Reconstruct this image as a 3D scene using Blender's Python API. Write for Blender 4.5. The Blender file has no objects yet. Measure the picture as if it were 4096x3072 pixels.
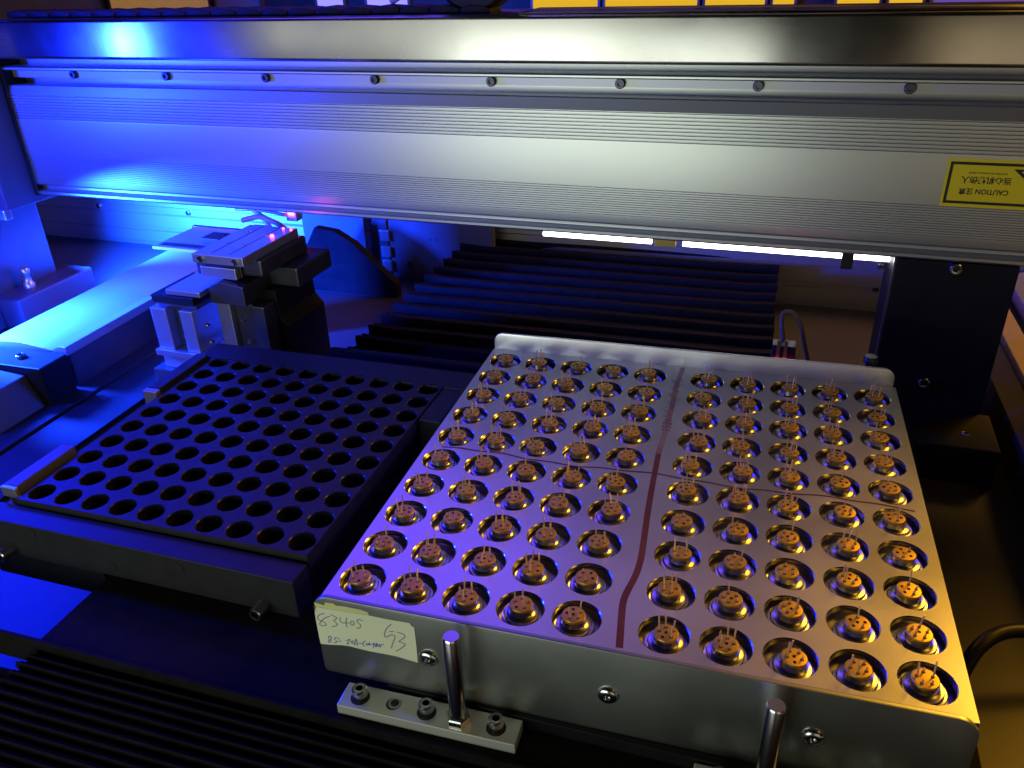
import bpy, bmesh, math, random
from mathutils import Matrix, Vector
random.seed(7)
MM = 0.001
R = math.radians
sc = bpy.context.scene
col = sc.collection

# ------------------------------------------------------------------ camera
cam = bpy.data.cameras.new('camera'); cam_o = bpy.data.objects.new('camera', cam); col.objects.link(cam_o)
cam.sensor_width = 36.0; cam.lens = 28.70; cam.clip_start = 0.005; cam.clip_end = 20
cam_o.matrix_world = Matrix(((0.95976952, -0.10477445, 0.2605087, 0.1044986),
                             (0.27896904, 0.46127162, -0.8422617, -0.1732451),
                             (-0.03191777, 0.88105097, 0.47194327, 0.1721559),
                             (0, 0, 0, 1)))
sc.camera = cam_o
# ------------------------------------------------------------------ world, exposure
w = bpy.data.worlds.new('World'); sc.world = w; w.use_nodes = True
bg = w.node_tree.nodes['Background']
bg.inputs[0].default_value = (0.75, 0.80, 0.85, 1); bg.inputs[1].default_value = 0.004
sc.view_settings.view_transform = 'Standard'; sc.view_settings.look = 'None'
sc.view_settings.exposure = 0.0; sc.view_settings.gamma = 1.0
sc.cycles.max_bounces = 6; sc.cycles.glossy_bounces = 4; sc.cycles.diffuse_bounces = 3
sc.cycles.sample_clamp_indirect = 6.0
# ------------------------------------------------------------------ lamps and added fills
def area(name, loc, target, size, color, watts, spread=180):
    l = bpy.data.lights.new(name, 'AREA'); l.shape = 'RECTANGLE'; l.size, l.size_y = size[0]*MM, size[1]*MM
    l.color = color; l.energy = watts; l.spread = R(spread)
    o = bpy.data.objects.new(name, l); col.objects.link(o)
    a = Vector(loc)*MM; b = Vector(target)*MM
    o.location = a; o.rotation_euler = (b-a).to_track_quat('-Z', 'Y').to_euler()
    return o
area('room_lamp', (-165, -380, 25), (-30, 260, 70), (400, 200), (0.92, 1.0, 0.88), 0.78)
area('warm_beam_fill', (430, -560, 60), (200, 260, 90), (420, 300), (1.0, 0.78, 0.48), 0.2)  # added fill, no real lamp: warms and lifts the beam's dark right part
area('cover_fill', (-480, -560, 170), (-150, 260, 130), (560, 260), (0.95, 1.0, 0.92), 0.06, 60)  # added fill that greys the left half of the stainless cover
area('mauve_tray_fill', (0, 640, 640), (60, 80, 0), (420, 260), (1.0, 0.70, 0.80), 0.06)  # added fill behind the beam, tints the middle of the tray mauve
area('yellow_room_lamp', (650, 640, 560), (170, 60, 0), (330, 330), (1.0, 0.48, 0.03), 5.0)
area('yellow_side_lamp', (600, 20, 420), (180, 80, 0), (200, 200), (1.0, 0.50, 0.04), 0.2)
area('blue_lamp', (-436, 100, 122), (-250, 260, 80), (12, 70), (0.004, 0.018, 1.0), 2.8)
area('blue_nest_fill', (-490, 275, 160), (-165, 40, -16), (90, 70), (0.003, 0.012, 1.0), 0.27, 60)  # added fill, stands for the lit housing mirrored in the black tray
area('blue_rail_lamp', (-398, 190, 8), (-346, 225, -40), (30, 60), (0.006, 0.042, 1.0), 9.0, 100)
area('blue_back_lamp', (-412, 316, 4), (-370, 440, -48), (26, 26), (0.004, 0.045, 1.0), 12.0, 100)
area('blue_tray_fill', (-400, 700, 600), (0, 60, 0), (520, 420), (0.14, 0.055, 1.0), 1.4)  # added fill, stands for the blue-lit room mirrored in the tray's left side

# ------------------------------------------------------------------ materials
def mat(name, base, metal=0.0, rough=0.5, spec=0.5, bump=None, var=0.0, vscale=60, aniso=0.0, emit=None, estr=0.0, stretch=None, rvar=0.0, alpha=None):
    m = bpy.data.materials.new(name); m.use_nodes = True
    nt = m.node_tree; b = nt.nodes['Principled BSDF']
    b.inputs['Base Color'].default_value = (*base, 1); b.inputs['Metallic'].default_value = metal
    b.inputs['Roughness'].default_value = rough; b.inputs['Specular IOR Level'].default_value = spec
    if aniso: b.inputs['Anisotropic'].default_value = aniso
    if emit: b.inputs['Emission Color'].default_value = (*emit, 1); b.inputs['Emission Strength'].default_value = estr
    if var or rvar or bump:
        tc = nt.nodes.new('ShaderNodeTexCoord'); mp = nt.nodes.new('ShaderNodeMapping')
        nt.links.new(tc.outputs['Object'], mp.inputs[0])
        if stretch: mp.inputs['Scale'].default_value = stretch
        n = nt.nodes.new('ShaderNodeTexNoise'); n.inputs['Scale'].default_value = vscale; n.inputs['Detail'].default_value = 6
        nt.links.new(mp.outputs[0], n.inputs['Vector'])
        if var:
            mr = nt.nodes.new('ShaderNodeMapRange'); mr.inputs[1].default_value = .3; mr.inputs[2].default_value = .7
            mr.inputs[3].default_value = 1-var; mr.inputs[4].default_value = 1+var
            nt.links.new(n.outputs[0], mr.inputs[0])
            mx = nt.nodes.new('ShaderNodeMix'); mx.data_type = 'RGBA'; mx.blend_type = 'MULTIPLY'; mx.inputs[0].default_value = 1
            mx.inputs[6].default_value = (*base, 1)
            cb = nt.nodes.new('ShaderNodeCombineColor')
            for k in range(3): nt.links.new(mr.outputs[0], cb.inputs[k])
            nt.links.new(cb.outputs[0], mx.inputs[7]); nt.links.new(mx.outputs[2], b.inputs['Base Color'])
        if rvar:
            mr2 = nt.nodes.new('ShaderNodeMapRange'); mr2.inputs[1].default_value = .3; mr2.inputs[2].default_value = .7
            mr2.inputs[3].default_value = max(.02, rough-rvar); mr2.inputs[4].default_value = rough+rvar
            nt.links.new(n.outputs[0], mr2.inputs[0]); nt.links.new(mr2.outputs[0], b.inputs['Roughness'])
        if bump:
            n2 = nt.nodes.new('ShaderNodeTexNoise'); n2.inputs['Scale'].default_value = bump[0]; n2.inputs['Detail'].default_value = 4
            nt.links.new(mp.outputs[0], n2.inputs['Vector'])
            bp = nt.nodes.new('ShaderNodeBump'); bp.inputs['Strength'].default_value = bump[1]; bp.inputs['Distance'].default_value = bump[2]*MM
            nt.links.new(n2.outputs[0], bp.inputs['Height']); nt.links.new(bp.outputs[0], b.inputs['Normal'])
    if alpha is not None: b.inputs['Alpha'].default_value = alpha
    return m
M = {}
M['tray'] = mat('satin_aluminium', (.80, .80, .81), .97, .33, bump=(900, .12, .05), var=.06, vscale=25, rvar=.05)
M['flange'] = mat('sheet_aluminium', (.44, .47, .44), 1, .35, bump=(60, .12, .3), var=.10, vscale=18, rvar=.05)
M['flange_lit'] = mat('lit_sheet_aluminium', (.80, .82, .80), .9, .33, bump=(60, .12, .3), var=.08, vscale=18, rvar=.05)  # same sheet as the front flange, lightened to paint in the light it faces
M['hole_floor'] = mat('tray_floor_metal', (.42, .41, .42), .95, .36, var=.1, vscale=90)
M['nickel'] = mat('polished_nickel', (.66, .65, .62), 1, .24, bump=(400, .1, .05))
M['gold'] = mat('gold_plating', (.88, .56, .10), 1, .42, bump=(1500, .15, .05), var=.08, vscale=300)
M['bead'] = mat('dark_glass_bead', (.03, .018, .01), 0, .25)
M['pin'] = mat('gold_pin', (.80, .56, .26), .55, .4)
M['steel'] = mat('bright_steel', (.62, .62, .61), 1, .2, bump=(200, .1, .05))
M['dark_socket'] = mat('screw_socket', (.02, .02, .02), .3, .5)
M['cream'] = mat('nickel_plated_bar', (.72, .72, .64), .55, .38, bump=(300, .08, .05), var=.05, vscale=40)
M['black'] = mat('black_anodised', (.008, .008, .009), .0, .5, spec=.18, bump=(1200, .12, .05), var=.25, vscale=120)
M['matte'] = mat('matte_black_plate', (.010, .010, .010), 0, .7, spec=.05, bump=(1200, .12, .05), var=.25, vscale=120)
M['black_tray'] = mat('black_anodised_tray', (.017, .017, .019), .0, .48, spec=.32, bump=(1500, .15, .04), var=.2, vscale=160)
M['rubber'] = mat('black_bellows_cloth', (.011, .0095, .008), 0, .66, spec=.05, bump=(900, .3, .08), var=.25, vscale=90)
M['beam'] = mat('anodised_beam', (.52, .55, .505), .95, .36, bump=(700, .06, .03), var=.04, vscale=10, stretch=(.1, 1, 1))
M['stainless'] = mat('brushed_stainless', (.60, .59, .55), 1, .25, var=.05, vscale=14, rvar=.07, bump=(30, .05, .2), stretch=(1, 1, 1))
_nt = M['stainless'].node_tree; _b = _nt.nodes['Principled BSDF']; _t = _nt.nodes.new('ShaderNodeTangent'); _t.direction_type = 'RADIAL'; _t.axis = 'Z'
_nt.links.new(_t.outputs[0], _b.inputs['Tangent']); _b.inputs['Anisotropic'].default_value = .75; _b.inputs['Anisotropic Rotation'].default_value = .25
M['strip'] = mat('rail_strip', (.42, .44, .43), .7, .4)
M['rail'] = mat('white_anodised_rail', (.46, .50, .52), .75, .40, var=.04, vscale=20)
M['alu'] = mat('machined_aluminium', (.62, .62, .63), .9, .32, bump=(500, .1, .04), var=.06, vscale=60)
M['dark_metal'] = mat('dark_steel', (.09, .09, .10), .7, .38, var=.15, vscale=60)
M['panel'] = mat('painted_panel', (.07, .07, .085), .1, .45, var=.06, vscale=30)
M['base'] = mat('machine_base_plate', (.055, .05, .045), .2, .42, var=.15, vscale=25, bump=(300, .1, .1))
M['channel'] = mat('dark_channel', (.02, .02, .026), .1, .5, spec=.3, var=.1, vscale=30)
M['rear'] = mat('rear_extrusion', (.42, .39, .36), .8, .42, var=.05, vscale=20)
M['paper'] = mat('pale_paper', (.70, .74, .52), 0, .8, bump=(120, .2, .2), var=.04, vscale=40)
M['paper_old'] = mat('yellow_paper', (.62, .62, .28), 0, .8, var=.06, vscale=60)
M['pen'] = mat('grey_pencil', (.22, .25, .26), 0, .7)
M['ink'] = mat('blue_ink', (.10, .13, .42), 0, .6)
M['marker'] = mat('red_marker', (.20, .065, .05), .5, .5, var=.25, vscale=70)
M['marker_faded'] = mat('faded_red_marker', (.46, .33, .27), .75, .42, var=.2, vscale=90)
M['marker_purple'] = mat('dark_marker', (.10, .03, .04), .1, .5)
M['print'] = mat('grey_print', (.16, .12, .11), .2, .5)
M['caution'] = mat('caution_yellow', (.88, .72, .004), 0, .45, var=.03, vscale=40)
M['caution_black'] = mat('caution_black', (.012, .011, .008), 0, .5)
M['tube'] = mat('lit_tube', (.9, .9, .9), 0, .4, emit=(1, .97, .98), estr=7.0)
M['clear'] = mat('tube_holder_plastic', (.50, .50, .52), 0, .25)
M['white'] = mat('white_plastic', (.72, .72, .74), 0, .35)
M['led'] = mat('red_led', (.8, .02, .03), 0, .4, emit=(1, .03, .06), estr=30)
M['cable_grey'] = mat('grey_cable', (.42, .36, .40), 0, .4)
M['cable_brown'] = mat('brown_cable', (.12, .09, .07), 0, .5)
M['cable_black'] = mat('black_cable', (.015, .015, .015), 0, .4)
M['cable_clear'] = mat('pale_air_hose', (.45, .62, .72), 0, .25)
M['gold_rail'] = mat('bronze_rail', (.60, .46, .12), .35, .38, var=.08, vscale=30)
M['wall'] = mat('room_wall_paint', (.06, .045, .03), 0, .9, spec=.05)
M['win'] = mat('yellow_lit_window', (.10, .06, .0), 0, .95, spec=0, emit=(1, .56, .03), estr=.75, var=.25, vscale=9)
M['board'] = mat('glowing_golden_board', (.60, .38, .10), 0, .7, emit=(1, .5, .1), estr=.22, var=.1, vscale=20)  # emission paints in the board's lit look, it is no lamp
M['board_brown'] = mat('brown_board', (.42, .27, .17), 0, .8, var=.1, vscale=20)
M['screen'] = mat('lit_screen', (.2, .2, .4), 0, .3, emit=(.36, .30, 1.0), estr=1.0)
M['frame'] = mat('window_frame', (.10, .07, .04), 0, .6)

# ------------------------------------------------------------------ mesh helpers (all sizes in mm)
class MB:
    def __init__(s): s.v = []; s.f = []; s.mi = []
    def add(s, vs, fs, m=0):
        o = len(s.v); s.v += [tuple(x) for x in vs]
        for f in fs: s.f.append([i+o for i in f]); s.mi.append(m)
        return s
    def box(s, x0, x1, y0, y1, z0, z1, m=0):
        v = [(x0,y0,z0),(x1,y0,z0),(x1,y1,z0),(x0,y1,z0),(x0,y0,z1),(x1,y0,z1),(x1,y1,z1),(x0,y1,z1)]
        return s.add(v, [(3,2,1,0),(4,5,6,7),(0,1,5,4),(1,2,6,5),(2,3,7,6),(3,0,4,7)], m)
    def prism(s, prof, axis, a0, a1, m=0, caps=True):
        n = len(prof)
        def P(p, a):
            return {0: (a, p[0], p[1]), 1: (p[0], a, p[1]), 2: (p[0], p[1], a)}[axis]
        v = [P(p, a0) for p in prof]+[P(p, a1) for p in prof]
        f = [(i, (i+1) % n, n+(i+1) % n, n+i) for i in range(n)]
        if caps: f += [tuple(range(n))[::-1], tuple(range(n, 2*n))]
        return s.add(v, f, m)
    def lathe(s, prof, n=32, c=(0,0,0), axis=2, m=0, capb=True, capt=True):
        v = []
        for r, z in prof:
            for k in range(n):
                a = 2*math.pi*k/n; x, y = r*math.cos(a), r*math.sin(a)
                p = {2: (x, y, z), 1: (x, z, -y), 0: (z, x, y)}[axis]
                v.append((p[0]+c[0], p[1]+c[1], p[2]+c[2]))
        f = []
        for j in range(len(prof)-1):
            for k in range(n):
                f.append((j*n+k, j*n+(k+1) % n, (j+1)*n+(k+1) % n, (j+1)*n+k))
        if capb: f.append(tuple(range(n))[::-1])
        if capt: f.append(tuple(range((len(prof)-1)*n, len(prof)*n)))
        return s.add(v, f, m)
    def cyl(s, c, r, h, n=24, axis=2, bev=0, m=0):
        p = [(r, 0), (r, h)] if not bev else [(r-bev, 0), (r, bev), (r, h-bev), (r-bev, h)]
        return s.lathe(p, n, c, axis, m)
    def tube(s, pts, r, n=10, m=0):
        pts = [Vector(p) for p in pts]; v = []; f = []
        up = Vector((0.13, 0.21, 1)).normalized()
        for i, p in enumerate(pts):
            d = (pts[min(i+1, len(pts)-1)]-pts[max(i-1, 0)]).normalized()
            a = d.cross(up).normalized(); b = a.cross(d)
            for k in range(n):
                t = 2*math.pi*k/n; v.append(p+a*r*math.cos(t)+b*r*math.sin(t))
        for i in range(len(pts)-1):
            for k in range(n): f.append((i*n+k, i*n+(k+1) % n, (i+1)*n+(k+1) % n, (i+1)*n+k))
        f += [tuple(range(n))[::-1], tuple(range((len(pts)-1)*n, len(pts)*n))]
        return s.add(v, f, m)
    def ribbon(s, pts, wd, plane, off, m=0):
        """flat pen stroke: pts in 2D, plane 'xz' at y=off or 'xy' at z=off"""
        for i in range(len(pts)-1):
            a = Vector(pts[i]); b = Vector(pts[i+1]); d = b-a
            if d.length < 1e-6: continue
            d.normalize(); nrm = Vector((-d.y, d.x))*wd/2; a = a-d*wd*.3; b = b+d*wd*.3
            q = [a-nrm, b-nrm, b+nrm, a+nrm]
            o = off+(-.004 if plane == 'xz' else .004)*(i % 3)
            s.add([(p.x, o, p.y) if plane == 'xz' else (p.x, p.y, o) for p in q], [(0,1,2,3)], m)
        return s
    def mesh(s, name, bevel=0, smooth=None, seg=2):
        me = bpy.data.meshes.new(name)
        me.from_pydata([(x*MM, y*MM, z*MM) for x, y, z in s.v], [], s.f)
        bm = bmesh.new(); bm.from_mesh(me)
        bmesh.ops.recalc_face_normals(bm, faces=bm.faces)
        if bevel:
            ed = [e for e in bm.edges if len(e.link_faces) == 2 and e.calc_face_angle(0) > R(35)]
            bmesh.ops.bevel(bm, geom=ed, offset=bevel*MM, segments=seg, profile=.6, affect='EDGES', clamp_overlap=True)
        if smooth is not None:
            for f in bm.faces: f.smooth = True
            for e in bm.edges:
                if len(e.link_faces) != 2 or e.calc_face_angle(0) > R(smooth): e.smooth = False
        bm.to_mesh(me); bm.free()
        return me
    def build(s, name, material, parent=None, loc=(0,0,0), rz=0, bevel=0, smooth=None, seg=2):
        me = s.mesh(name, bevel, smooth, seg)
        for mm in (material if isinstance(material, (list, tuple)) else [material]): me.materials.append(mm)
        if isinstance(material, (list, tuple)) and not bevel:
            me.polygons.foreach_set('material_index', s.mi)
        return link(name, me, parent, loc, rz)
def link(name, data, parent=None, loc=(0,0,0), rz=0):
    o = bpy.data.objects.new(name, data); col.objects.link(o)
    o.location = Vector(loc)*MM; o.rotation_euler = (0, 0, R(rz)); o.parent = parent
    return o
def thing(name, label, cat, loc=(0,0,0), rz=0, group=None):
    return tag(link(name, None, None, loc, rz), label, cat, group)
def tag(o, label, cat, group=None):
    o['label'] = label; o['category'] = cat
    if group: o['group'] = group
    if o.type == 'EMPTY': o.empty_display_size = .01
    return o
def struct(o): o['kind'] = 'structure'; return o
def arc(cx, cy, r, a0, a1, n):
    return [(cx+r*math.cos(R(a0+(a1-a0)*i/n)), cy+r*math.sin(R(a0+(a1-a0)*i/n))) for i in range(n+1)]
def smooth_poly(p, n=4):
    if len(p) < 3: return p
    o = []
    for i in range(len(p)-1):
        p0 = Vector(p[max(i-1, 0)]); p1 = Vector(p[i]); p2 = Vector(p[i+1]); p3 = Vector(p[min(i+2, len(p)-1)])
        for k in range(n):
            t = k/n
            o.append(tuple(.5*((2*p1)+(p2-p0)*t+(2*p0-5*p1+4*p2-p3)*t*t+(3*p1-p0-3*p2+p3)*t**3)))
    return o+[p[-1]]
def text_mesh(s, size, name, bold=0):
    cu = bpy.data.curves.new(name, 'FONT'); cu.body = s; cu.size = size*MM; cu.align_x = 'CENTER'; cu.align_y = 'CENTER'
    cu.resolution_u = 3; cu.offset = bold*MM
    o = bpy.data.objects.new(name, cu); col.objects.link(o)
    dg = bpy.context.evaluated_depsgraph_get(); me = bpy.data.meshes.new_from_object(o.evaluated_get(dg))
    bpy.data.objects.remove(o); me.name = name
    return me
def plate_with_holes(xs, ys, xe, ye, r, zt, zb, n=32, cz=0, wall=0):
    """rectangular plate cut by a grid of round holes; xe, ye are the cell edges"""
    mb = MB(); q = n//4
    for i, cx in enumerate(xs):
        for j, cy in enumerate(ys):
            x0, x1, y0, y1 = xe[i], xe[i+1], ye[j], ye[j+1]
            cs = [(x1,y0),(x1,y1),(x0,y1),(x0,y0)]
            out = []; ang = []
            for k in range(4):
                a, b = cs[k], cs[(k+1) % 4]
                for t in range(q):
                    out.append((a[0]+(b[0]-a[0])*t/q, a[1]+(b[1]-a[1])*t/q))
            ins = [(cx+r*math.cos(R(-45+360*k/n)), cy+r*math.sin(R(-45+360*k/n))) for k in range(n)]
            ch = [(cx+(r+cz)*math.cos(R(-45+360*k/n)), cy+(r+cz)*math.sin(R(-45+360*k/n))) for k in range(n)]
            o = len(mb.v)
            mb.v += [(*p, zt) for p in out]+[(*p, zt) for p in ch]+[(*p, zt-cz) for p in ins]+[(*p, zb) for p in ins]+[(*p, zb) for p in out]
            for k in range(n):
                k2 = (k+1) % n
                for ring in range(4):
                    mb.f.append([o+ring*n+k, o+ring*n+k2, o+(ring+1)*n+k2, o+(ring+1)*n+k]); mb.mi.append(wall if ring in (1, 2) else 0)
    X0, X1, Y0, Y1 = xe[0], xe[-1], ye[0], ye[-1]
    v = [(X0,Y0,zb),(X1,Y0,zb),(X1,Y1,zb),(X0,Y1,zb),(X0,Y0,zt),(X1,Y0,zt),(X1,Y1,zt),(X0,Y1,zt)]
    mb.add(v, [(0,1,5,4),(1,2,6,5),(2,3,7,6),(3,0,4,7)])
    return mb
def socket_screw(name, parent, loc, r=2.6, h=3, rot=None, washer=False):
    o = SCREWS.get((r, h))
    if o is None:
        mb = MB().lathe([(r*.98, 0), (r, .2), (r, h-.35), (r*.86, h), (r*.52, h), (r*.5, h-.02)], 20, capt=False)
        me = mb.mesh('screw', smooth=40); me.materials.append(M['steel'])
        ms = MB().lathe([(r*.5, h*.35), (r*.52, h-.03)], 6, capt=False, capb=True)
        me2 = ms.mesh('screw_socket'); me2.materials.append(M['dark_socket'])
        SCREWS[(r, h)] = o = (me, me2)
    s = link(name, o[0], parent, loc); t = link('socket', o[1], s)
    if rot: s.rotation_euler = [R(a) for a in rot]
    if name == 'screw' and random.random() < 2: s.rotation_euler[2] += random.uniform(0, 1)*(0 if rot else 1)
    return s
SCREWS = {}

# ================================================================== the setting
FZ = -72.0
struct(MB().box(-700, 700, -400, 1000, FZ-6, FZ).build('machine_base', M['base']))
# room wall far behind the machine
struct(MB().box(-1600, 1300, 905, 915, FZ-300, 700).build('room_wall', M['wall']))
def panel(name, x0, x1, mt, label, cat, group=None, z0=30, z1=160, fr=True):
    t = thing(name, label, cat, ((x0+x1)/2, 900, z0), 0, group)
    wd = (x1-x0)/2
    MB().box(-wd+3, wd-3, -2, 2, 3, z1-z0-3).build('pane', mt, t)
    if fr: MB().box(-wd, -wd+3, -4, 4, 0, z1-z0).box(wd-3, wd, -4, 4, 0, z1-z0).box(-wd+3, wd-3, -4, 4, 0, 3).box(-wd+3, wd-3, -4, 4, z1-z0-3, z1-z0).build('frame', M['frame'], t)
    return t
panel('wall_board', -1100, -818, M['board_brown'], 'brown board on the far wall at the upper left corner', 'board')
panel('wall_board', -808, -640, M['board'], 'golden self-glowing board on the far wall, upper left', 'board')
panel('wall_board', -634, -560, M['board_brown'], 'narrow brown board right of the golden board, far wall', 'board')
panel('lit_screen', -480, -436, M['screen'], 'smaller lavender lit screen on the far wall', 'screen')
panel('lit_screen', -408, -345, M['screen'], 'wider lavender lit screen on the far wall', 'screen')
for i, (a, b) in enumerate([(-185, -98), (-95, 20), (23, 96), (99, 128), (168, 218), (222, 262)]):
    panel('far_window', a, b, M['win'], ['leftmost yellow lit window pane behind the beam', 'second yellow window pane from the left, the widest', 'third yellow lit window pane behind the beam', 'narrow fourth yellow window pane behind the beam', 'fifth yellow window pane, right of the brown gap', 'rightmost yellow window pane behind the beam'][i], 'window', 'yellow windows of the far wall')
panel('wall_board', 266, 420, M['screen'] if False else M['cable_grey'], 'greyish lavender board at the upper right corner', 'board')

# ================================================================== metal component tray
PX, PY, GAP = 17.0, 17.287, 8.077
TX = [i*PX+(GAP if i > 4 else 0) for i in range(10)]
TY = [i*PY for i in range(10)]
tray = thing('component_tray', 'satin aluminium tray with ten rows of round holes and upright flanges', 'tray', (0, 0, -30))
def cell_edges(c, a, b): return [a]+[(c[i]+c[i+1])/2 for i in range(len(c)-1)]+[b]
Z0 = 30  # tray plate top above tray base
plate_with_holes(TX, TY, cell_edges(TX, -9.3, 171.5), cell_edges(TY, -10.4, 167.4), 7.05, Z0, Z0-1.8, 40, .3, 1).build('hole_plate', [M['tray'], M['steel']], tray, smooth=30)
MB().box(-9, 171.2, -10.3, 167.2, Z0-4.4, Z0-3.42).build('tray_floor', M['hole_floor'], tray)
MB().box(-9.3, -8.1, -10.4, 167.4, Z0-24, Z0-1.85).build('side_wall', M['tray'], tray)
MB().box(170.3, 171.5, -10.4, 167.4, Z0-24, Z0-1.85).build('side_wall', M['tray'], tray)
# front flange, hanging from the plate: rounded top corners
def flange_prof(x0, x1, z0, z1, r, rb=1.5):
    return arc(x1-rb, z0+rb, rb, -90, 0, 3)+arc(x1-r, z1-r, r, 0, 90, 6)+arc(x0+r, z1-r, r, 90, 180, 6)+arc(x0+rb, z0+rb, rb, 180, 270, 3)
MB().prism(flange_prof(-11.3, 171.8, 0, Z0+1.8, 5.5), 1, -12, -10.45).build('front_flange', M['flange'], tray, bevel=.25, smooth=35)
MB().prism(flange_prof(-9, 170.4, Z0-4, Z0+8.2, 4.5, .6), 1, 167.5, 169).build('back_flange', M['flange_lit'], tray, bevel=.25, smooth=35)
for x in (25.3, 79.6, 134.4):
    rv = MB().lathe([(3.1, 0), (3.1, -.35), (2.6, -1.0), (1.7, -1.35), (.95, -1.3), (.85, -.5)], 24, axis=1, capb=False, capt=True)
    rv.build('rivet', M['steel'], tray, (x, -12, Z0-14.8), smooth=45)
# pen marks on the plate
MB().ribbon([(81.5, 166), (80.6, 150), (80.5, 114), (79.8, 93)], 2.1, 'xy', Z0+.02).build('faded_stripe', M['marker_faded'], tray)
MB().ribbon(smooth_poly([(79.8, 92.6), (80.2, 75), (80.8, 57), (81.7, 40), (82.1, 30), (81.6, 22), (80.2, 14), (79.9, 9), (80.6, 2), (81.7, -7.5)]), 2.1, 'xy', Z0+.02).build('red_stripe', M['marker'], tray)
hl = [(-2.5+i*3.4, 77.7+.9*math.sin(i*.33)+.35*math.sin(i*1.1)) for i in range(51)]
MB().ribbon(hl, .75, 'xy', Z0+.04).build('purple_line', M['marker_purple'], tray)
tm = text_mesh('1521', 5.2, 'printed_code'); tm.materials.append(M['print'])
o = link('printed_code', tm, tray, (80.6, 114, Z0+.06), 90)
sm = MB()
for i in range(46):
    yy = 120+i*.75; x = 80.5+random.uniform(-2.0, 2.0)
    sm.ribbon([(x-.8, yy), (x+random.uniform(.3, 1.4), yy+random.uniform(-.3, .3))], .22, 'xy', Z0+.06)
sm.build('smudged_print', M['print'], tray)

# ------------------------------------------------------------------ headers in the tray holes
hb = MB().lathe([(5.8, -5.0), (6.0, -4.85), (6.05, -4.3), (5.9, -4.0), (5.35, -3.9), (5.2, -3.3), (5.0, -3.05), (4.1, -2.9), (3.55, -2.45), (3.4, -1.9), (3.3, -.9)], 32)
ME_body = hb.mesh('header_body', smooth=35); ME_body.materials.append(M['nickel'])
gd = MB().lathe([(3.25, -.95), (3.42, -.8), (3.46, -.1), (3.3, .12), (3.0, .16)], 32)
ME_disc = gd.mesh('gold_disc', smooth=35); ME_disc.materials.append(M['gold'])
bd = MB().lathe([(.52, 0), (.50, .10), (.34, .12)], 10); ME_bead = bd.mesh('glass_bead', smooth=50); ME_bead.materials.append(M['bead'])
ME_pins = []
for k in range(4):
    L = [4.9, 5.6, 4.0, 1.5][k]; dx = [.25, -.3, .1, .0][k]; dy = [.2, .1, -.35, .05][k]
    p = MB().tube([(0, 0, 0), (dx*.3, dy*.3, L*.5), (dx, dy, L)], .25, 6); me = p.mesh('pin', smooth=60); me.materials.append(M['pin']); ME_pins.append(me)
ordn = ['first', 'second', 'third', 'fourth', 'fifth', 'sixth', 'seventh', 'eighth', 'ninth', 'tenth']
first = None
for j in range(10):
    for i in range(10):
        side = 'left' if i < 5 else 'right'; c = ordn[i % 5]
        ox, oy = random.uniform(-.9, 1.0), random.uniform(-1.3, .3)
        lab = f'gold pinned header, {ordn[j]} row from front, {ordn[4-i] if i < 5 else ordn[i-5]} hole {side} of the red stripe'
        h = thing('pinned_header', lab, 'header', (TX[i]+ox, TY[j]+oy, 1.6), random.uniform(0, 360), 'gold pinned headers standing in the tray holes')
        h.rotation_euler[0] = R(random.uniform(-2.5, 2.5)); h.rotation_euler[1] = R(random.uniform(-2.5, 2.5))
        link('nickel_base', ME_body, h); link('gold_disc', ME_disc, h)
        six = random.random() < .6
        pos = [(2.05*math.cos(R(72*k+10)), 2.05*math.sin(R(72*k+10))) for k in range(5)]+([(0.1, .1)] if six else [])
        cut = random.random() < (.8 if (i > 6 and j < 5) else .25)
        for k, (px, py) in enumerate(pos):
            link('glass_bead', ME_bead, h, (px, py, .12))
            if k < 5 and random.random() < .8:
                link('pin', ME_pins[3 if (cut and random.random() < .7) else random.randrange(3)], h, (px, py, .1), random.uniform(0, 360))

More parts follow.
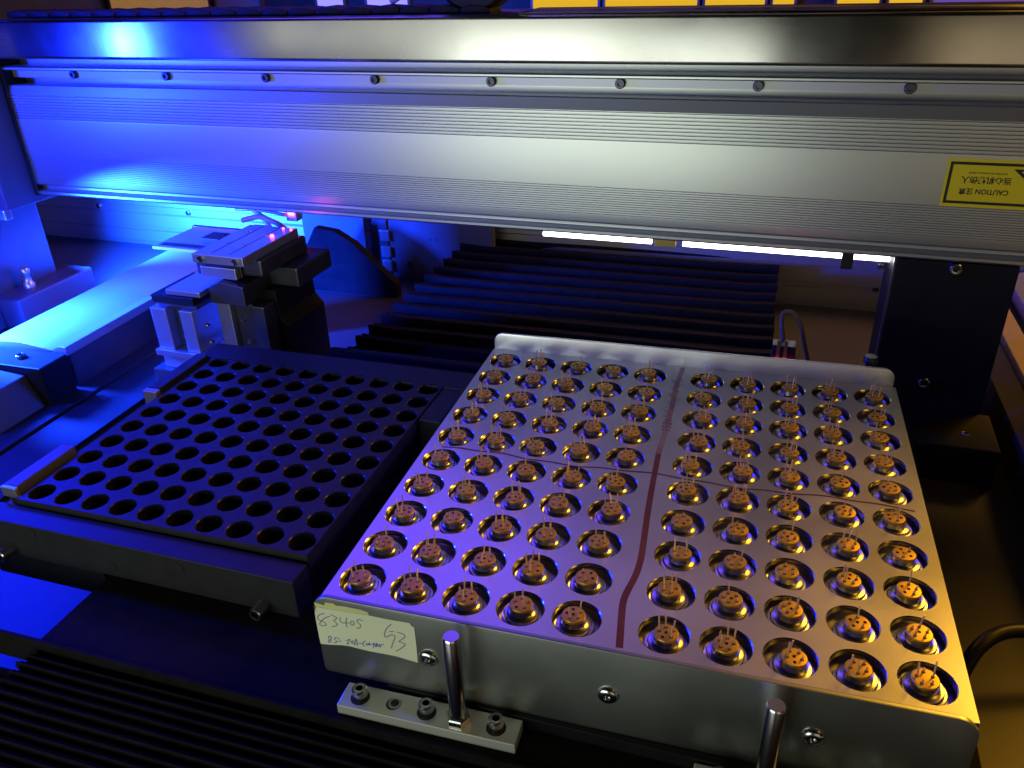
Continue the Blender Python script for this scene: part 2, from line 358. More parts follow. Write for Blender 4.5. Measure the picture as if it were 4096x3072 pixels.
# ------------------------------------------------------------------ paper note
NOTE = [(-10.2,-2.7),(7.2,-1.9),(12.9,-2.0),(20.6,-1.8),(21.1,-2.9),(21.9,-3.0),(21.9,-10.9),(21.7,-17.6),(14.7,-16.8),(12.4,-16.8),(5.5,-17.0),(1.5,-16.8),(-1.0,-16.6),(-3.2,-16.8),(-8.1,-17.8),(-11.0,-18.2),(-11.1,-15.7),(-11.1,-8.3),(-11.0,-5.2)]
OLD = [(-10.7,-1.0),(-7.2,-1.5),(-6.9,-0.2),(-3.8,0.0),(-3.4,-0.7),(-0.8,-0.3),(5.1,-0.4),(7.2,-0.9),(7.4,-1.8),(7.4,-2.6),(-10.2,-3.2)]
PEN = [[(-7.8,-4.7),(-9.7,-5.9),(-10.3,-7.6),(-8.9,-8.1),(-7.8,-8.9),(-7.9,-9.6),(-9.2,-10.1),(-10.0,-9.7),(-9.4,-8.5),(-8.0,-6.8),(-6.0,-5.4)],[(-5.5,-4.6),(-4.6,-5.0),(-3.6,-5.6),(-4.8,-7.0),(-3.8,-8.0),(-4.3,-8.9),(-5.7,-9.6)],[(-2.4,-5.0),(-2.4,-7.0),(0.2,-6.7)],[(-0.2,-4.6),(-0.7,-7.0),(-0.6,-8.6)],[(1.4,-5.6),(0.7,-6.8),(1.3,-7.3),(2.0,-6.7),(2.0,-5.7),(1.4,-5.6)],[(5.3,-4.6),(3.6,-4.4),(3.3,-5.8),(4.2,-6.4),(3.9,-7.6),(3.2,-8.1),(2.7,-7.9)],[(14.5,-3.7),(12.7,-6.0),(11.8,-8.5),(12.0,-9.5),(12.9,-9.0),(14.0,-8.1),(15.0,-8.1),(15.2,-8.9),(14.3,-11.2),(13.5,-13.6)],[(13.6,-6.9),(15.0,-6.5)],[(16.3,-6.5),(17.8,-6.7),(18.6,-7.5),(18.1,-8.3),(16.5,-10.0),(16.6,-10.3),(18.2,-10.7),(18.0,-11.5),(16.5,-13.2),(15.0,-14.5)]]
BLUE = [[(-6.8,-14.0),(-7.6,-14.2),(-7.7,-15.3),(-7.1,-16.0),(-7.4,-16.6),(-8.1,-16.7),(-7.8,-16.0),(-6.9,-15.1),(-6.8,-14.0)],[(-3.9,-14.4),(-5.2,-14.0),(-5.7,-15.0),(-5.1,-15.5),(-5.6,-16.4),(-6.2,-16.3)],[(-4.5,-15.4),(-3.5,-15.2)],[(-1.8,-14.5),(-1.0,-14.0),(-0.3,-13.6),(-0.8,-14.6),(-1.6,-15.7),(-0.9,-15.6)],[(0.2,-14.2),(-0.1,-14.8),(0.4,-15.0),(0.7,-14.0),(0.2,-14.2)],[(0.8,-15.7),(1.9,-12.9),(2.0,-15.6)],[(1.1,-15.0),(2.1,-14.9)],[(2.6,-14.4),(3.9,-14.3)],[(5.0,-12.9),(4.2,-13.6),(4.0,-14.9),(4.5,-15.2)],[(5.0,-13.8),(5.3,-14.6),(5.8,-13.6),(6.0,-14.4),(6.4,-13.2)],[(6.4,-14.0),(7.4,-13.7)],[(7.4,-15.1),(7.8,-12.9),(8.2,-14.5),(8.6,-12.9)],[(8.6,-14.4),(8.9,-13.0),(9.3,-14.2),(9.7,-13.0)],[(9.8,-14.3),(10.2,-13.1),(11.0,-12.7)]]
note = thing('paper_note', 'pale yellow handwritten paper note stuck on the left end of the front flange', 'note', (0, -12, 0))
MB().prism(OLD, 1, -.08, -.02).build('torn_layer', M['paper_old'], note)
MB().prism(NOTE, 1, -.22, -.10).build('sheet', M['paper'], note)
pn = MB()
for s_ in PEN: pn.ribbon(smooth_poly(s_), .36, 'xz', -.25)
pn.build('pencil_writing', M['pen'], note)
ik = MB()
for s_ in BLUE: ik.ribbon(smooth_poly(s_), .3, 'xz', -.25)
ik.build('ink_writing', M['ink'], note)

# ================================================================== stage carriage under both trays
CZ = -35.0
st = thing('stage_carriage', 'black stage carriage plate carrying both trays between the two bellows', 'stage', (-118, -21, FZ+20), -1.4)
MB().box(0, 300, 0, 228, 12, CZ-FZ-20).build('stage_plate', M['matte'], st, bevel=.6)
MB().box(20, 225, 20, 208, -19.9, 12).build('slide_block', M['dark_metal'], st, bevel=.6)
MB().box(-95, 300, -1.6, -.05, 6, CZ-FZ-19.2).build('front_lip', M['matte'], st, bevel=.4)
MB().box(128, 288, 12, 188, CZ-FZ-20, CZ-FZ-15.2).build('tray_rest', M['black'], st, bevel=.4)
struct(MB().box(-330, -121.5, -140, -24, FZ, FZ+22).build('floor_dark_plate', M['matte'], bevel=.6))  # black plate added to darken the lit floor left of the bellows
# nest that holds the black tray
nest = thing('tray_nest', 'black nest frame with front ledge holding the empty perforated tray', 'nest', (-176, 24, CZ), -1.6)
nl = MB().box(0, 142, -9, 1, 0, 16.4)     # front ledge
nl.build('front_ledge', M['black_tray'], nest, bevel=.4)
MB().box(2, 138, 2.2, 132, 4, 12.4).build('base_plate', M['black'], nest, bevel=.4)
MB().box(0, 152, 132.2, 149, 0, 19).build('back_border', M['black_tray'], nest, bevel=.5)
MB().box(141.5, 152, 101, 132.1, 0, 18.6).build('side_border', M['black_tray'], nest, bevel=.5)
MB().box(0, 56, -8.8, 30, -12, -.1).build('side_leg', M['black'], nest, bevel=.5)
for x, z in ((26, 13), (94, 11.5), (62, 5)):
    MB().lathe([(2.2, .3), (2.2, -.25), (1.8, -.3)], 20, axis=1).build('plug', M['black_tray'], nest, (x, -9, z), smooth=40)
socket_screw('screw', nest, (12, -9, 2.8), 2.6, 6, (90, 0, 0))
socket_screw('screw', nest, (128, -9, 2.8), 2.6, 6, (90, 0, 0))
MB().box(-.2, 6.8, 6, 37, 0, 21.5).build('guide_block', M['panel'], nest, bevel=.4)
MB().box(-.2, 6.8, 92, 131, 0, 21.0).build('guide_block', M['black_tray'], nest, bevel=.4)
MB().box(-.5, 7.1, 4.2, 5.9, 16.6, 21.2).build('guide_end', M['alu'], nest, bevel=.3)
MB().box(-.5, 7.1, 88.5, 91.9, 13, 20.8).build('guide_end', M['alu'], nest, bevel=.3)

# empty black perforated tray
BP = 13.26
bt = thing('perforated_tray', 'empty black tray perforated with ten rows of round holes', 'tray', (-167, 25.4, -22.4), -1.25)
bx = [7.4+i*BP for i in range(10)]; by = [6.6+i*BP for i in range(10)]
plate_with_holes(bx, by, cell_edges(bx, 0, 132.5), cell_edges(by, 0, 130), 4.95, 6.4, 0, 32, .35, 1).build('hole_plate', [M['black_tray'], mat('black_hole_wall', (.010, .010, .02), .0, .33, spec=.3)], bt, smooth=30)
MB().box(.3, 132.2, .3, 129.7, -.02, .6).build('bottom_sheet', mat('tray_bottom', (.008, .008, .009), 0, .7), bt)


# ------------------------------------------------------------------ locating bars with posts
def locating_bar(label, x0, y0, post_x, screws, hole, length):
    t = thing('locating_bar', label, 'bar', (x0, y0, CZ), 0, 'locating bars in front of the aluminium tray')
    MB().box(0, length, -4.6, 4.4, 0, 4).build('bar', M['cream'], t, bevel=.35)
    for x in screws:
        MB().lathe([(3.0, 4.01), (3.0, 4.06)], 24).build('counterbore', M['dark_socket'], t, (x, -.3, 0))
        socket_screw('screw', t, (x, 0, 3.6), 2.35, 4.2)
    if hole is not None:
        MB().lathe([(2.3, 4.02), (2.3, 4.07)], 24).build('threaded_hole', M['dark_socket'], t, (hole, 0, 0))
        MB().lathe([(2.1, 4.08), (2.0, 4.10), (1.3, 4.09)], 24, capb=False, capt=False).build('thread', M['steel'], t, (hole+.3, .4, 0))
    MB().lathe([(3.6, 4), (3.75, 4.3), (3.75, 6.6), (3.4, 7)], 6).build('hex_nut', M['steel'], t, (post_x, -.6, 0), smooth=None)
    MB().lathe([(2.55, 4), (2.55, 37.6), (2.2, 38.2)], 32).build('post', M['steel'], t, (post_x, -.6, 0), smooth=40)
    return t
locating_bar('pale metal bar with three screws and a steel post before the paper note end', -2.2, -18.0, 38.4, (6, 28, 50), 17, 57)
locating_bar('pale metal bar with a steel post at the bottom edge, right of centre', 105, -19.5, 18.2, (7, 29, 51), 40, 57)

# ================================================================== bellows
def pleat_mesh(name, length, p, h, sag, rnd):
    mb = MB(); n = 14
    prof = [(0, -h), (-.35*min(p, 4)*.3, -h*.35), (0, -.5), (min(.35, p*.05), -.06), (min(.8, p*.13), 0), (p*.40, -h*.42), (p*.47, -h*.36), (p*.56, -h*.42), (p*.8, -h*.82), (p*1.02, -h)]
    rows = []
    for k in range(n+1):
        t = k/n; e = max(0, 1-min(t, 1-t)/.10)
        dz = -sag*(1-e*e)+rnd*math.sin(t*7+rnd*30)*.3; dy = rnd*math.sin(t*5+rnd*50)
        rows.append([(t*length, y+dy, z+dz if z > -h else z) for y, z in prof])
    m = len(prof); v = [q for r_ in rows for q in r_]
    f = [(k*m+j, k*m+j+1, (k+1)*m+j+1, (k+1)*m+j) for k in range(n) for j in range(m-1)]
    f += [tuple(range(m)), tuple(range(n*m, n*m+m))[::-1]]
    mb.add(v, f); return mb
def bellows(label, loc, length, rz, pitch, n, h, sag, first_y, sign):
    t = thing('bellows_cover', label, 'bellows', loc, rz, 'black bellows covers of the stage')
    vs = []
    for k in range(5):
        me = pleat_mesh('pleat', length, pitch, h, sag, random.uniform(.1, .7)*(pitch/18+.25)).mesh('pleat', smooth=50); me.materials.append(M['rubber']); vs.append(me)
    for k in range(n):
        o = link('pleat', vs[random.randrange(5)], t, (random.uniform(-.5, .5), sign*(first_y+k*pitch), 34+random.uniform(-.15, .15)))
    MB().box(2, length-2, *(sorted((sign*(first_y-1 if sign > 0 else first_y-4), sign*(first_y+n*pitch)))), 16, 34-h).build('guide_plate', M['black'], t)
    MB().box(30, length-30, *(sorted((sign*first_y, sign*(first_y+n*pitch-5)))), -.9, 16).build('support', M['dark_metal'], t)
    return t
bk = bellows('wide black bellows of stepped pleats behind the trays under the beam', (-124, 214, FZ+1), 246, -1.4, 18.3, 14, 6.5, 1.2, 6, 1)
MB().box(-6, 250, 0, 7, 27, 35).build('front_bar', M['black'], bk, bevel=1.5)
ft = bellows('tightly folded black bellows in the lower left foreground', (-120, -24.5, FZ+1), 330, -1.0, 3.7, 22, 3.6, .5, 2, -1)

# ================================================================== gantry beam
BR = -2.75
beam = thing('gantry_beam', 'long ribbed aluminium gantry beam with stainless cover across the picture', 'beam', (0, 260, 30.5), BR)
def ribs(z_hi, z_lo, n, y, d):
    out = []; p = (z_hi-z_lo)/n
    for k in range(n):
        z = z_hi-k*p
        out += [(y, z), (y+d, z-p*.16), (y+d, z-p*.30), (y, z-p*.46)]
    return out
prof = [(40, 110), (-1, 110), (-1, 88.7), (13, 88.2), (13, 83.6), (1, 83.9), (-1.4, 83.7), (-2.3, 83.0), (-2.3, 82.1), (-1.4, 81.5), (5, 81.4), (5.2, 76.2), (14, 76.0), (14, 71.8), (0, 72.4), (-1.0, 71.9), (-2.6, 66.6)]
prof += ribs(66.3, 50.3, 9, -2.7, .75)
prof += [(-2.8, 50.2), (-2.8, 27.3)]
prof += ribs(27.2, 11.4, 13, -2.8, .5)
prof += [(-2.8, 11.2), (-2.5, 7.6), (-1.2, 6.6), (1.5, 6.2), (2, 5.4), (2, 3.9), (1, 3.4), (-1.6, 3.2), (-2.9, 2.4), (-2.9, 1.0), (-2, 0), (40, 0)]
XB0, XB1 = -374, 330
MB().prism(prof, 0, XB0, XB1).build('extrusion', M['beam'], beam, smooth=25)
cp = [(41, 111.4)]+arc(-3.6, 109.4, 1.6, 90, 180, 4)+[(-5.2, 90.6)]+arc(-3.4, 90.4, 1.8, 180, 300, 5)+[(1.5, 88.9), (1.5, 89.4), (-1.5, 90.0), (-4.0, 91), (-4.0, 110.2), (41, 110.2)]
MB().prism(cp, 0, XB0+1, XB1).build('stainless_cover', M['stainless'], beam, smooth=30)
MB().box(XB0, XB1, 5.0, 5.4, 76.6, 81.2).build('rail_strip', M['strip'], beam)
for x in (-321.9, -249.4, -178, -106.6, -37, 33, 100.8, 168, 236):
    MB().lathe([(2.6, 0), (2.6, -2.0), (2.2, -2.5), (1.3, -2.5), (1.2, -1.3)], 20, axis=1).build('rail_screw', M['dark_metal'], beam, (x, 5, 78.6), smooth=40)
MB().box(XB0-4, XB0-.2, -3, 66, -1, 108).build('end_cap', M['black'], beam, bevel=.8)
# warning sticker
ws = thing('warning_sticker', 'yellow black-bordered caution sticker on the beam face, printed upside down', 'sticker', (189, 248.05, 57.6), BR)
W_, H_ = 62.0, 22.4
MB().box(0, W_, 0, .12, 0, H_).build('sticker_face', M['caution'], ws)
bo = MB()
for a in ((1.2, W_-1.2, 1.5, 2.8), (1.2, W_-1.2, H_-2.8, H_-1.5), (1.2, 2.5, 2.8, H_-2.8), (W_-2.5, W_-1.2, 2.8, H_-2.8)):
    bo.box(a[0], a[1], -.05, -.01, a[2], a[3])
bo.build('border', M['caution_black'], ws)
def sticker_text(s_, size, x, z, sx=1):
    me = text_mesh(s_, size, 'lettering', .10*size/4); me.materials.append(M['caution_black'])
    o = link('lettering', me, ws, (x, -.04, z)); o.rotation_euler = (R(90), R(180), 0); o.scale = (sx, 1, 1)
sticker_text('CAUTION 注意', 3.3, 17.2, 7.6, .92)
sticker_text('当心机械伤人', 3.5, 17.3, 13.0)
sticker_text('CAUTION MECHANICAL INJURY', 1.1, 17.3, 16.1)
tr = MB()
A, B, C_ = (44.0, 4.4), (27.4, 18.4), (57.5, 18.4)
def tri(k): 
    cx, cz = (A[0]+B[0]+C_[0])/3, (A[1]+B[1]+C_[1])/3
    return [(cx+(p[0]-cx)*k, cz+(p[1]-cz)*k) for p in (A, B, C_)]
o_, i_ = tri(1), tri(.80)
for k in range(3):
    q = [o_[k], o_[(k+1) % 3], i_[(k+1) % 3], i_[k]]; tr.add([(p[0], -.04, p[1]) for p in q], [(0,1,2,3)])
tr.prism([(36, 15.2), (38, 13.2), (41, 14.0), (44.5, 12.2), (46, 13), (42, 15.6), (38, 16.4)], 1, -.05, -.02)
tr.prism([(42, 9.6), (44, 9.2), (45, 11.2), (43.2, 11.8)], 1, -.05, -.02)
tr.build('warning_triangle', M['caution_black'], ws)
# cable chain lying on the beam
cc = thing('cable_chain', 'black cable chain lying along the top of the beam with its rolled bend', 'cable chain', (0, 281, 141.95), BR)
lk = MB().prism([(0, 0), (17.2, 0), (17.2, 2.2), (14, 3.3), (5, 3.9), (.4, 2.4)], 1, -9, 9)
lme = lk.mesh('chain_link', bevel=.5, smooth=40); lme.materials.append(M['black'])
for k in range(19): link('chain_link', lme, cc, (-372+k*17.6, 0, random.uniform(0, .2)))
MB().cyl((0, -9, 0), 24, 18, 40, axis=1, bev=2).build('chain_bend', M['black'], cc, (-48, 1, 24), smooth=40)
MB().tube([(-100, 2, 6), (-82, -4, 14), (-66, -9, 20), (-60, -10, 26)], 2.2, 10).build('hose', M['cable_grey'], cc, smooth=60)
# grey strip on the right part of the beam top
MB().box(-20, XB1, 2, 38, 111.45, 112.2).build('top_strip', M['stainless'], beam, bevel=.5)

# beam column on the right
bc = thing('beam_column', 'black upright plate carrying the right end of the beam', 'column', (176, 247, FZ), BR)
MB().box(0, 54, 3, 52, 0, 101.8).build('upright', M['black'], bc, bevel=.8)
MB().box(-1.2, -.05, 3.2, 8, 24, 101.5).build('edge_strip', M['dark_metal'], bc, bevel=.3)
MB().box(2, 58, -34, 2.9, 0, 21).build('foot', M['black'], bc, bevel=.8)
for x, z in ((26.5, 99.5), (24, 36.5)): socket_screw('screw', bc, (x, 3, z-.5), 2.9, 2.2, (90, 0, 0))
socket_screw('screw', bc, (44, -20, 21), 2, .6)
# left upright housing
lh = thing('beam_housing', 'dark blue housing at the left end of the beam', 'housing', (-378, 262, FZ), BR)
MB().box(-90, -1, -10, 70, 96, 210).build('housing_shell', M['panel'], lh, bevel=1.5)
MB().box(-90, 1.5, -16, -10.2, 92, 99).build('bottom_bracket', M['alu'], lh, bevel=.8)
MB().box(-90, -58, 6, 60, 0, 95.8).build('upright', M['dark_metal'], lh, bevel=1)
MB().box(-12, -3, -11.2, -10.1, 112, 120).build('badge', M['alu'], lh, bevel=.2)

# tube lamp under the beam
tl = thing('tube_lamp', 'lit white tube lamp mounted under the beam', 'lamp', (-16, 293, 18), BR)
MB().cyl((0, 0, 0), 1.7, 66, 16, axis=0).build('lit_tube', M['tube'], tl)
MB().cyl((84, 0, 0), 1.7, 120, 16, axis=0).build('lit_tube', M['tube'], tl)
MB().box(-2, 206, -1, 5, 2.6, 12.4).build('lamp_housing', M['clear'], tl, bevel=.4)
MB().box(68, 80, -2, 2, -2.6, 2.5).build('joint', M['gold_rail'], tl, bevel=.5)
MB().box(170, 176, -4, 4, -6.5, 12).build('clip', M['cable_black'], tl, bevel=.6)
MB().box(204.2, 206, -4, 4, -3, 2.5).build('end_bracket', M['alu'], tl, bevel=.3)

# ================================================================== rear extrusion and panels
re_ = thing('rear_extrusion', 'grooved aluminium extrusion low at the back of the machine', 'extrusion', (0, 436, FZ), BR)
rp = [(3, 0), (3, 4), (0, 4.6), (0, 15), (2.5, 16), (2.5, 18.5), (0, 19.5), (0, 31), (2, 32.5), (2, 38.5), (-.5, 40), (-.5, 48), (24, 48), (24, 0)]
MB().prism(rp, 0, -620, 420).build('extrusion', M['rear'], re_, smooth=25)
for x in (-505, -400, 196): MB().lathe([(2.2, 0), (2.2, -2), (1, -2.4)], 14, axis=1).build('bolt', M['steel'], re_, (x, 2, 35.5), smooth=40)
MB().cyl((196, 1.8, 17.2), 2.2, .8, 16, axis=1).build('slot_plug', M['cable_black'], re_)
# blue-lit panels with holes
def holed_panel(label, x0, x1, holes, y=425):
    t = thing('partition', label, 'panel', (x0, y, FZ), BR, 'partitions at the back under the beam')
    MB().box(0, x1-x0, 0, 4, 0, 62).build('sheet', M['panel'], t, bevel=.6)
    for hx, hz, r in holes: MB().cyl((hx, -.06, hz), r, .05, 20, axis=1).build('hole', M['dark_socket'], t)
    return t
holed_panel('blue-lit panel with one hole, left of the dark post', -262, -203, [(42, 14, 2.3)])
holed_panel('blue-lit panel with three holes, right of the dark post', -182, -90, [(16, 13, 2.5), (37, 36, 1), (43, 36, 1)])
dp = thing('back_post', 'dark post with pale blocks between the two blue panels', 'post', (-201, 428, FZ), BR)
MB().box(0, 16, 0, 10, 0, 62).build('post', M['dark_metal'], dp, bevel=.6)
for z in (6, 18, 32): MB().box(11, 19.5, -4, -.1, z, z+9).build('pale_block', M['alu'], dp, bevel=.5)
gd_ = thing('cable_guard', 'black curved cable guard standing before the left blue panel', 'guard', (-226, 385, FZ), BR)
MB().prism([(-24, 0), (66, 0), (66, 12), (56, 20), (32, 42), (16, 51), (-2, 53), (-10, 40), (-22, 26)], 1, 0, 8).build('guard_plate', M['matte'], gd_, bevel=.8)

# ================================================================== side rail on the left
ra = thing('side_rail', 'wide chamfered aluminium side rail lit cyan white at the left', 'rail', (-335, 190, FZ), -.6)
pr = [(-46, 0), (-46, 20), (-25, 31), (0, 32), (24.5, 29), (25.5, 0)]
MB().prism(pr, 1, 0, 236).build('rail_body', M['rail'], ra, bevel=.5, smooth=20)
MB().box(29, 35.5, 0, 86, 26, 32).build('thin_bar', M['rail'], ra, bevel=.4)
MB().box(29, 35, 2, 82, 0, 25.8).build('bar_support', M['dark_metal'], ra)
eb = thing('rail_bracket', 'dark end bracket with screws at the front end of the side rail', 'bracket', (-362, 152, FZ), -.6)
MB().box(-40, 64, 14, 36, 0, 29).build('block', M['black'], eb, bevel=1)
MB().box(-40, 12, 0, 13.8, 0, 26).build('flange', M['dark_metal'], eb, bevel=1)
MB().cyl((-10, 6, 26.05), 5.5, .4, 28).build('round_hole', M['dark_socket'], eb)
MB().prism([(20, 0), (62, 0), (52, 24), (26, 26)], 1, -22, 13.8).build('wedge', M['panel'], eb, bevel=1)
for x, y in ((8, 24), (-2, 20), (40, 25)): socket_screw('screw', eb, (x, y, 29), 3, 2.4)
socket_screw('screw', eb, (4, 4, 26), 2.4, 2)
# floor strip between rail and stage
fs = thing('floor_channel', 'long low channel strip on the base between side rail and stage', 'channel', (-262, 20, FZ), -1.0)
MB().box(-52, -26, -160, 330, 0, 4).build('channel_side', M['channel'], fs, bevel=.5)
MB().box(-24.5, 10, -160, 330, 0, 2.5).build('channel_side', M['channel'], fs, bevel=.5)
# valve block with fittings
vb = thing('valve_block', 'blue-lit block with pale hose fittings at the left edge', 'block', (-440, 300, FZ), -1)
MB().box(-50, 28, -36, 40, 0, 24).build('block', M['panel'], vb, bevel=2)
MB().box(-50, 10, -60, -36.2, 0, 20).build('step', M['panel'], vb, bevel=2)
for x, y in ((14, -10), (-24, -20), (-36, -48)):
    MB().lathe([(4.2, 0), (4.2, 3), (3, 4.5), (2.6, 9), (3.4, 11), (3.6, 14), (2.8, 15.5)], 20).build('fitting', M['alu'], vb, (x, y, 24 if y > -36 else 20), smooth=45)

# ================================================================== slide stack on the left
ss = thing('slide_stack', 'small stacked metal slide unit with red lights beside the black bellows', 'slide unit', (-196, 196, FZ), -3)
def part(name, b, m, bev=.5, rot=None):
    return MB().box(*b).build(name, m, ss, bevel=bev)
part('base_foot', (-44, -2, -4, 40, 0, 22), M['dark_metal'])
part('base_plate', (-38, -3, 0, 46, 22.2, 31), M['alu'])
part('plate_step', (-40, -2, -3, 44, 31.2, 35), M['alu'], .3)
# two U jaws
for x0, x1 in ((-38, -27), (-17, -8)):
    j = MB().prism([(x0, 35.2), (x1, 35.2), (x1, 62), (x0, 62)], 1, -1, 26); j.build('jaw', M['alu'], ss, bevel=.5)
part('jaw_core', (-26.8, -17.2, 6, 25, 35.2, 60), M['dark_metal'])
for z in (42, 53): 
    socket_screw('screw', ss, (-22, 6, z-FZ-72), 1.6, 1.2, (90, 0, 0)); socket_screw('screw', ss, (-7.9, 10, z-FZ-76), 1.7, 1.0, (90, 0, 90))
part('jaw_bridge', (-34, -6, 2, 40, 62.2, 66), M['dark_metal'])
part('second_jaw', (2, 11, 10, 38, 30, 66), M['alu'])
part('second_core', (11.2, 24, 14, 40, 22, 64), M['dark_metal'])
socket_screw('screw', ss, (16, 14, 54), 1.7, 1.2, (90, 0, 0)); socket_screw('screw', ss, (18, 14, 40), 1.7, 1.2, (90, 0, 0))
part('front_slide', (-34, -4, -2, 36, 66.2, 71), M['black'])
part('slide_cap', (-24, 0, 0, 40, 71.2, 74.5), M['alu'])
MB().prism([(2, 66.2), (26, 66.2), (26, 78), (10, 80), (2, 76)], 1, 6, 44).build('side_slide', M['dark_metal'], ss, bevel=.6)
part('upper_carriage', (-10, 21, 14, 56, 80.2, 88), M['dark_metal'])
part('carriage_lip', (-4, 20, 10, 13.8, 80.2, 87), M['alu'])
part('neck', (-6, 18, 12, 52, 88.2, 92), M['dark_metal'])
# top block
part('top_block', (-1, 33, 2, 58, 92.2, 97.5), M['alu'], .4)
part('top_block_side', (22, 35.5, 14, 62, 82, 92.1), M['dark_metal'], 1.5)
part('side_plate', (26, 46, 32, 70, 70.2, 81.8), M['dark_metal'], 1)
for x in (4.5, 27.5): socket_screw('screw', ss, (x, 2, 94.8), 1.9, 1.1, (90, 0, 0))
for x, y in ((8, 24), (20, 22), (8, 44), (22, 42)): socket_screw('screw', ss, (x, y, 97.5), 1.1, .5)
for y in (12, 13): pass
MB().box(9.6, 10.3, 6, 56, 97.52, 97.6).box(21.6, 22.2, 6, 56, 97.52, 97.6).build('groove', M['dark_socket'], ss)
led = MB().lathe([(1.1, 0), (1.1, .7), (.6, 1.2)], 14); led.build('red_led', M['led'], ss, (27, 40, 97.5), smooth=60)
for x, y in ((25, 55), (31, 54)): MB().lathe([(.6, 0), (.6, .5), (.3, .8)], 10).build('red_led', M['led'], ss, (x, y, 97.5), smooth=60)
# black column plate
MB().prism([(22, 0), (40, 0), (40, 48), (35, 54), (34, 70), (22, 70)], 1, 24, 64).build('column_plate', M['black'], ss, bevel=.8)
part('column_front', (24.2, 33, 12, 23.8, 20, 64), M['dark_metal'], .8)
# card with connector behind the block
cd = thing('circuit_card', 'pale rectangular card with connector beside the slide unit top', 'card', (-246, 268, 6), -3)
MB().box(-26, 34, -14, 30, -2, 0).build('card_sheet', M['white'], cd, bevel=.2)
MB().box(-22, 12, -12, -6, .05, .5).build('printed_strip', M['panel'], cd)
MB().box(4, 18, -2, 12, .05, 4).build('socket', M['panel'], cd, bevel=.4)
MB().cyl((18.2, 5, 2.6), 3, 12, 16, axis=0, bev=.4).build('connector', M['cable_black'], cd, smooth=40)
MB().box(-30, -26.1, -20, 34, -FZ-6-12-60-2+0, 2).build('card_rail', M['dark_metal'], cd) if False else None
MB().box(-30, 38, 31, 34, -78, -.1).build('card_mount', M['dark_metal'], cd, bevel=.4)
# hoses
def hose(label, pts, r, m, cat='hose', nm='air_hose', group=None):
    p = [Vector(q) for q in pts]; o = []
    for i in range(len(p)-1):
        p0, p1, p2, p3 = p[max(i-1, 0)], p[i], p[i+1], p[min(i+2, len(p)-1)]
        for k in range(8):
            t = k/8; o.append(.5*((2*p1)+(p2-p0)*t+(2*p0-5*p1+4*p2-p3)*t*t+(3*p1-p0-3*p2+p3)*t**3))
    o.append(p[-1])
    return tag(MB().tube(o, r, 12).build(nm, m, None, smooth=80), label, cat, group)
hose('violet grey cable arching down right of the slide unit', [(-205, 262, 25), (-194, 265, 27), (-186, 265, 25), (-178, 265, 21), (-170, 265, 12), (-169.5, 265, 0), (-172, 264, -14)], 1.7, M['cable_grey'], 'cable', 'cable')
hose('thin clear hose inside the cable arch', [(-196, 262, 22), (-184, 262, 21), (-176, 262, 15), (-174, 262, 5), (-176, 262, -8)], 1.0, M['cable_clear'])
hose('cyan lit hose rising from the slide unit toward the beam', [(-192, 272, 17), (-200, 278, 22), (-210, 281, 27), (-224, 284, 29)], 1.8, M['cable_clear'])
hose('pale hose running right under the beam edge to a red light', [(-224, 284, 25), (-204, 280, 26.4), (-190, 280, 25), (-185, 281, 24)], 1.1, M['cable_clear'])
sl = thing('red_sensor', 'small red lit sensor under the beam edge', 'sensor', (-181, 284, 24), -3)
MB().box(-4, 4, -3, 4, -4, 2.2).build('sensor_body', M['white'], sl, bevel=.5)
MB().box(-2, 2.6, -3.4, -3.05, 0, 2.0).build('red_led', M['led'], sl, bevel=.1)
MB().box(-1, 1, 0, 3, 2.3, 6.4).build('mount', M['cable_black'], sl)
bb = thing('bolt_bracket', 'small bracket with an upright socket bolt behind the black tray', 'bracket', (-166, 236, FZ), -20)
MB().box(-22, 18, -12, 10, 0, 16).build('bracket', M['dark_metal'], bb, bevel=.8)
MB().lathe([(4, 16), (4, 16.8), (2.6, 17)], 20).build('washer', M['steel'], bb, (6, 0, 0), smooth=40)
socket_screw('bolt', bb, (6, 0, 17), 2.7, 5)

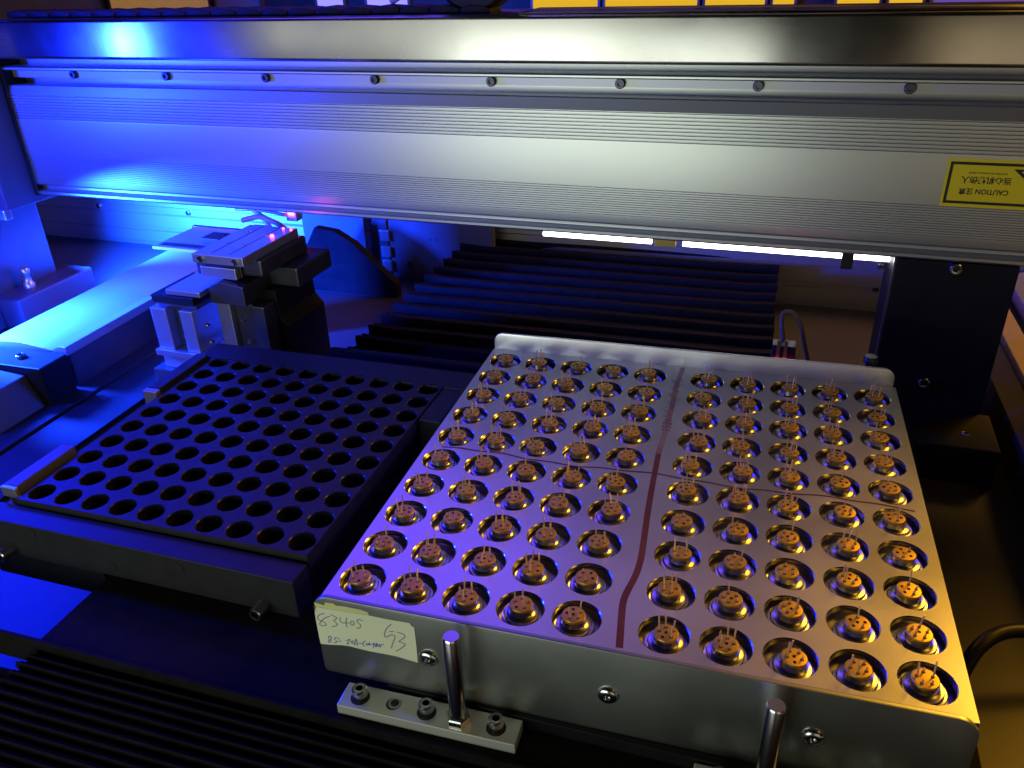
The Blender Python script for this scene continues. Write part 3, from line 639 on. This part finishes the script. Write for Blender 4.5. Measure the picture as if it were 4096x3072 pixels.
# ================================================================== right side
rs = thing('right_guide', 'stepped bronze guide rail lit yellow at the right edge', 'rail', (238, 0, FZ), -1.0)
MB().prism([(0, 0), (0, 22), (10, 26), (12, 26), (12, 0)], 1, -160, 420).build('dark_side', M['dark_metal'], rs, bevel=.5)
MB().prism([(12.3, 0), (12.3, 30), (22, 33), (22, 0)], 1, -160, 420).build('bronze_side', M['gold_rail'], rs, bevel=.5)
MB().prism([(22.3, 0), (22.3, 30), (28, 30), (28, 0)], 1, -160, 420).build('groove_strip', M['black'], rs, bevel=.3)
MB().prism([(28.3, 0), (28.3, 38), (50, 44), (50, 0)], 1, -160, 420).build('wide_face', M['rail'], rs, bevel=.5)
for k in range(2): MB().prism([(50.3+k*8, 0), (50.3+k*8, 46+2*k), (55.5+k*8, 46+2*k), (55.5+k*8, 0)], 1, -160, 420).build('edge_strip', M['gold_rail'], rs, bevel=.3)
hose('black cable curving over the dark base at the right edge', [(192, 66, -60), (198, 74, -52), (208, 82, -50), (222, 86, -52), (240, 88, -60)], 2.6, M['cable_black'], 'cable', 'cable')
sn = thing('plug_sensor', 'brownish sensor plug with red light behind the tray flange', 'sensor', (124, 212, CZ), -1.4)
MB().box(-3, 8, -4, 4, 0, 31).build('sensor_body', M['dark_metal'], sn, bevel=.5)
MB().box(-1, .6, -4.3, -4.05, 24, 34).box(2.4, 4, -4.3, -4.05, 24, 34).build('contact', M['gold_rail'], sn)
MB().box(-2.4, 7, -4.6, -4.05, 21, 23.6).build('red_led', M['led'], sn)
hose('brown cable looping from the sensor plug beside the bellows', [(126, 216, -4), (124, 222, 6), (128, 223, 8), (133, 222, 3), (136, 220, -6), (140, 218, -18), (146, 214, -34)], 1.0, M['cable_brown'], 'cable', 'cable')
ts = thing('thumb_screw', 'dark steel thumb screw post behind the right end of the tray', 'screw', (169, 226, CZ), 0)
MB().cyl((0, 0, 0), 4.2, 14, 24, bev=.5).build('post', M['dark_metal'], ts, smooth=40)
MB().lathe([(2.2, 14), (2.2, 18), (3.4, 18.4), (3.4, 21), (2.9, 21.6)], 20).build('head', M['dark_metal'], ts, smooth=40)
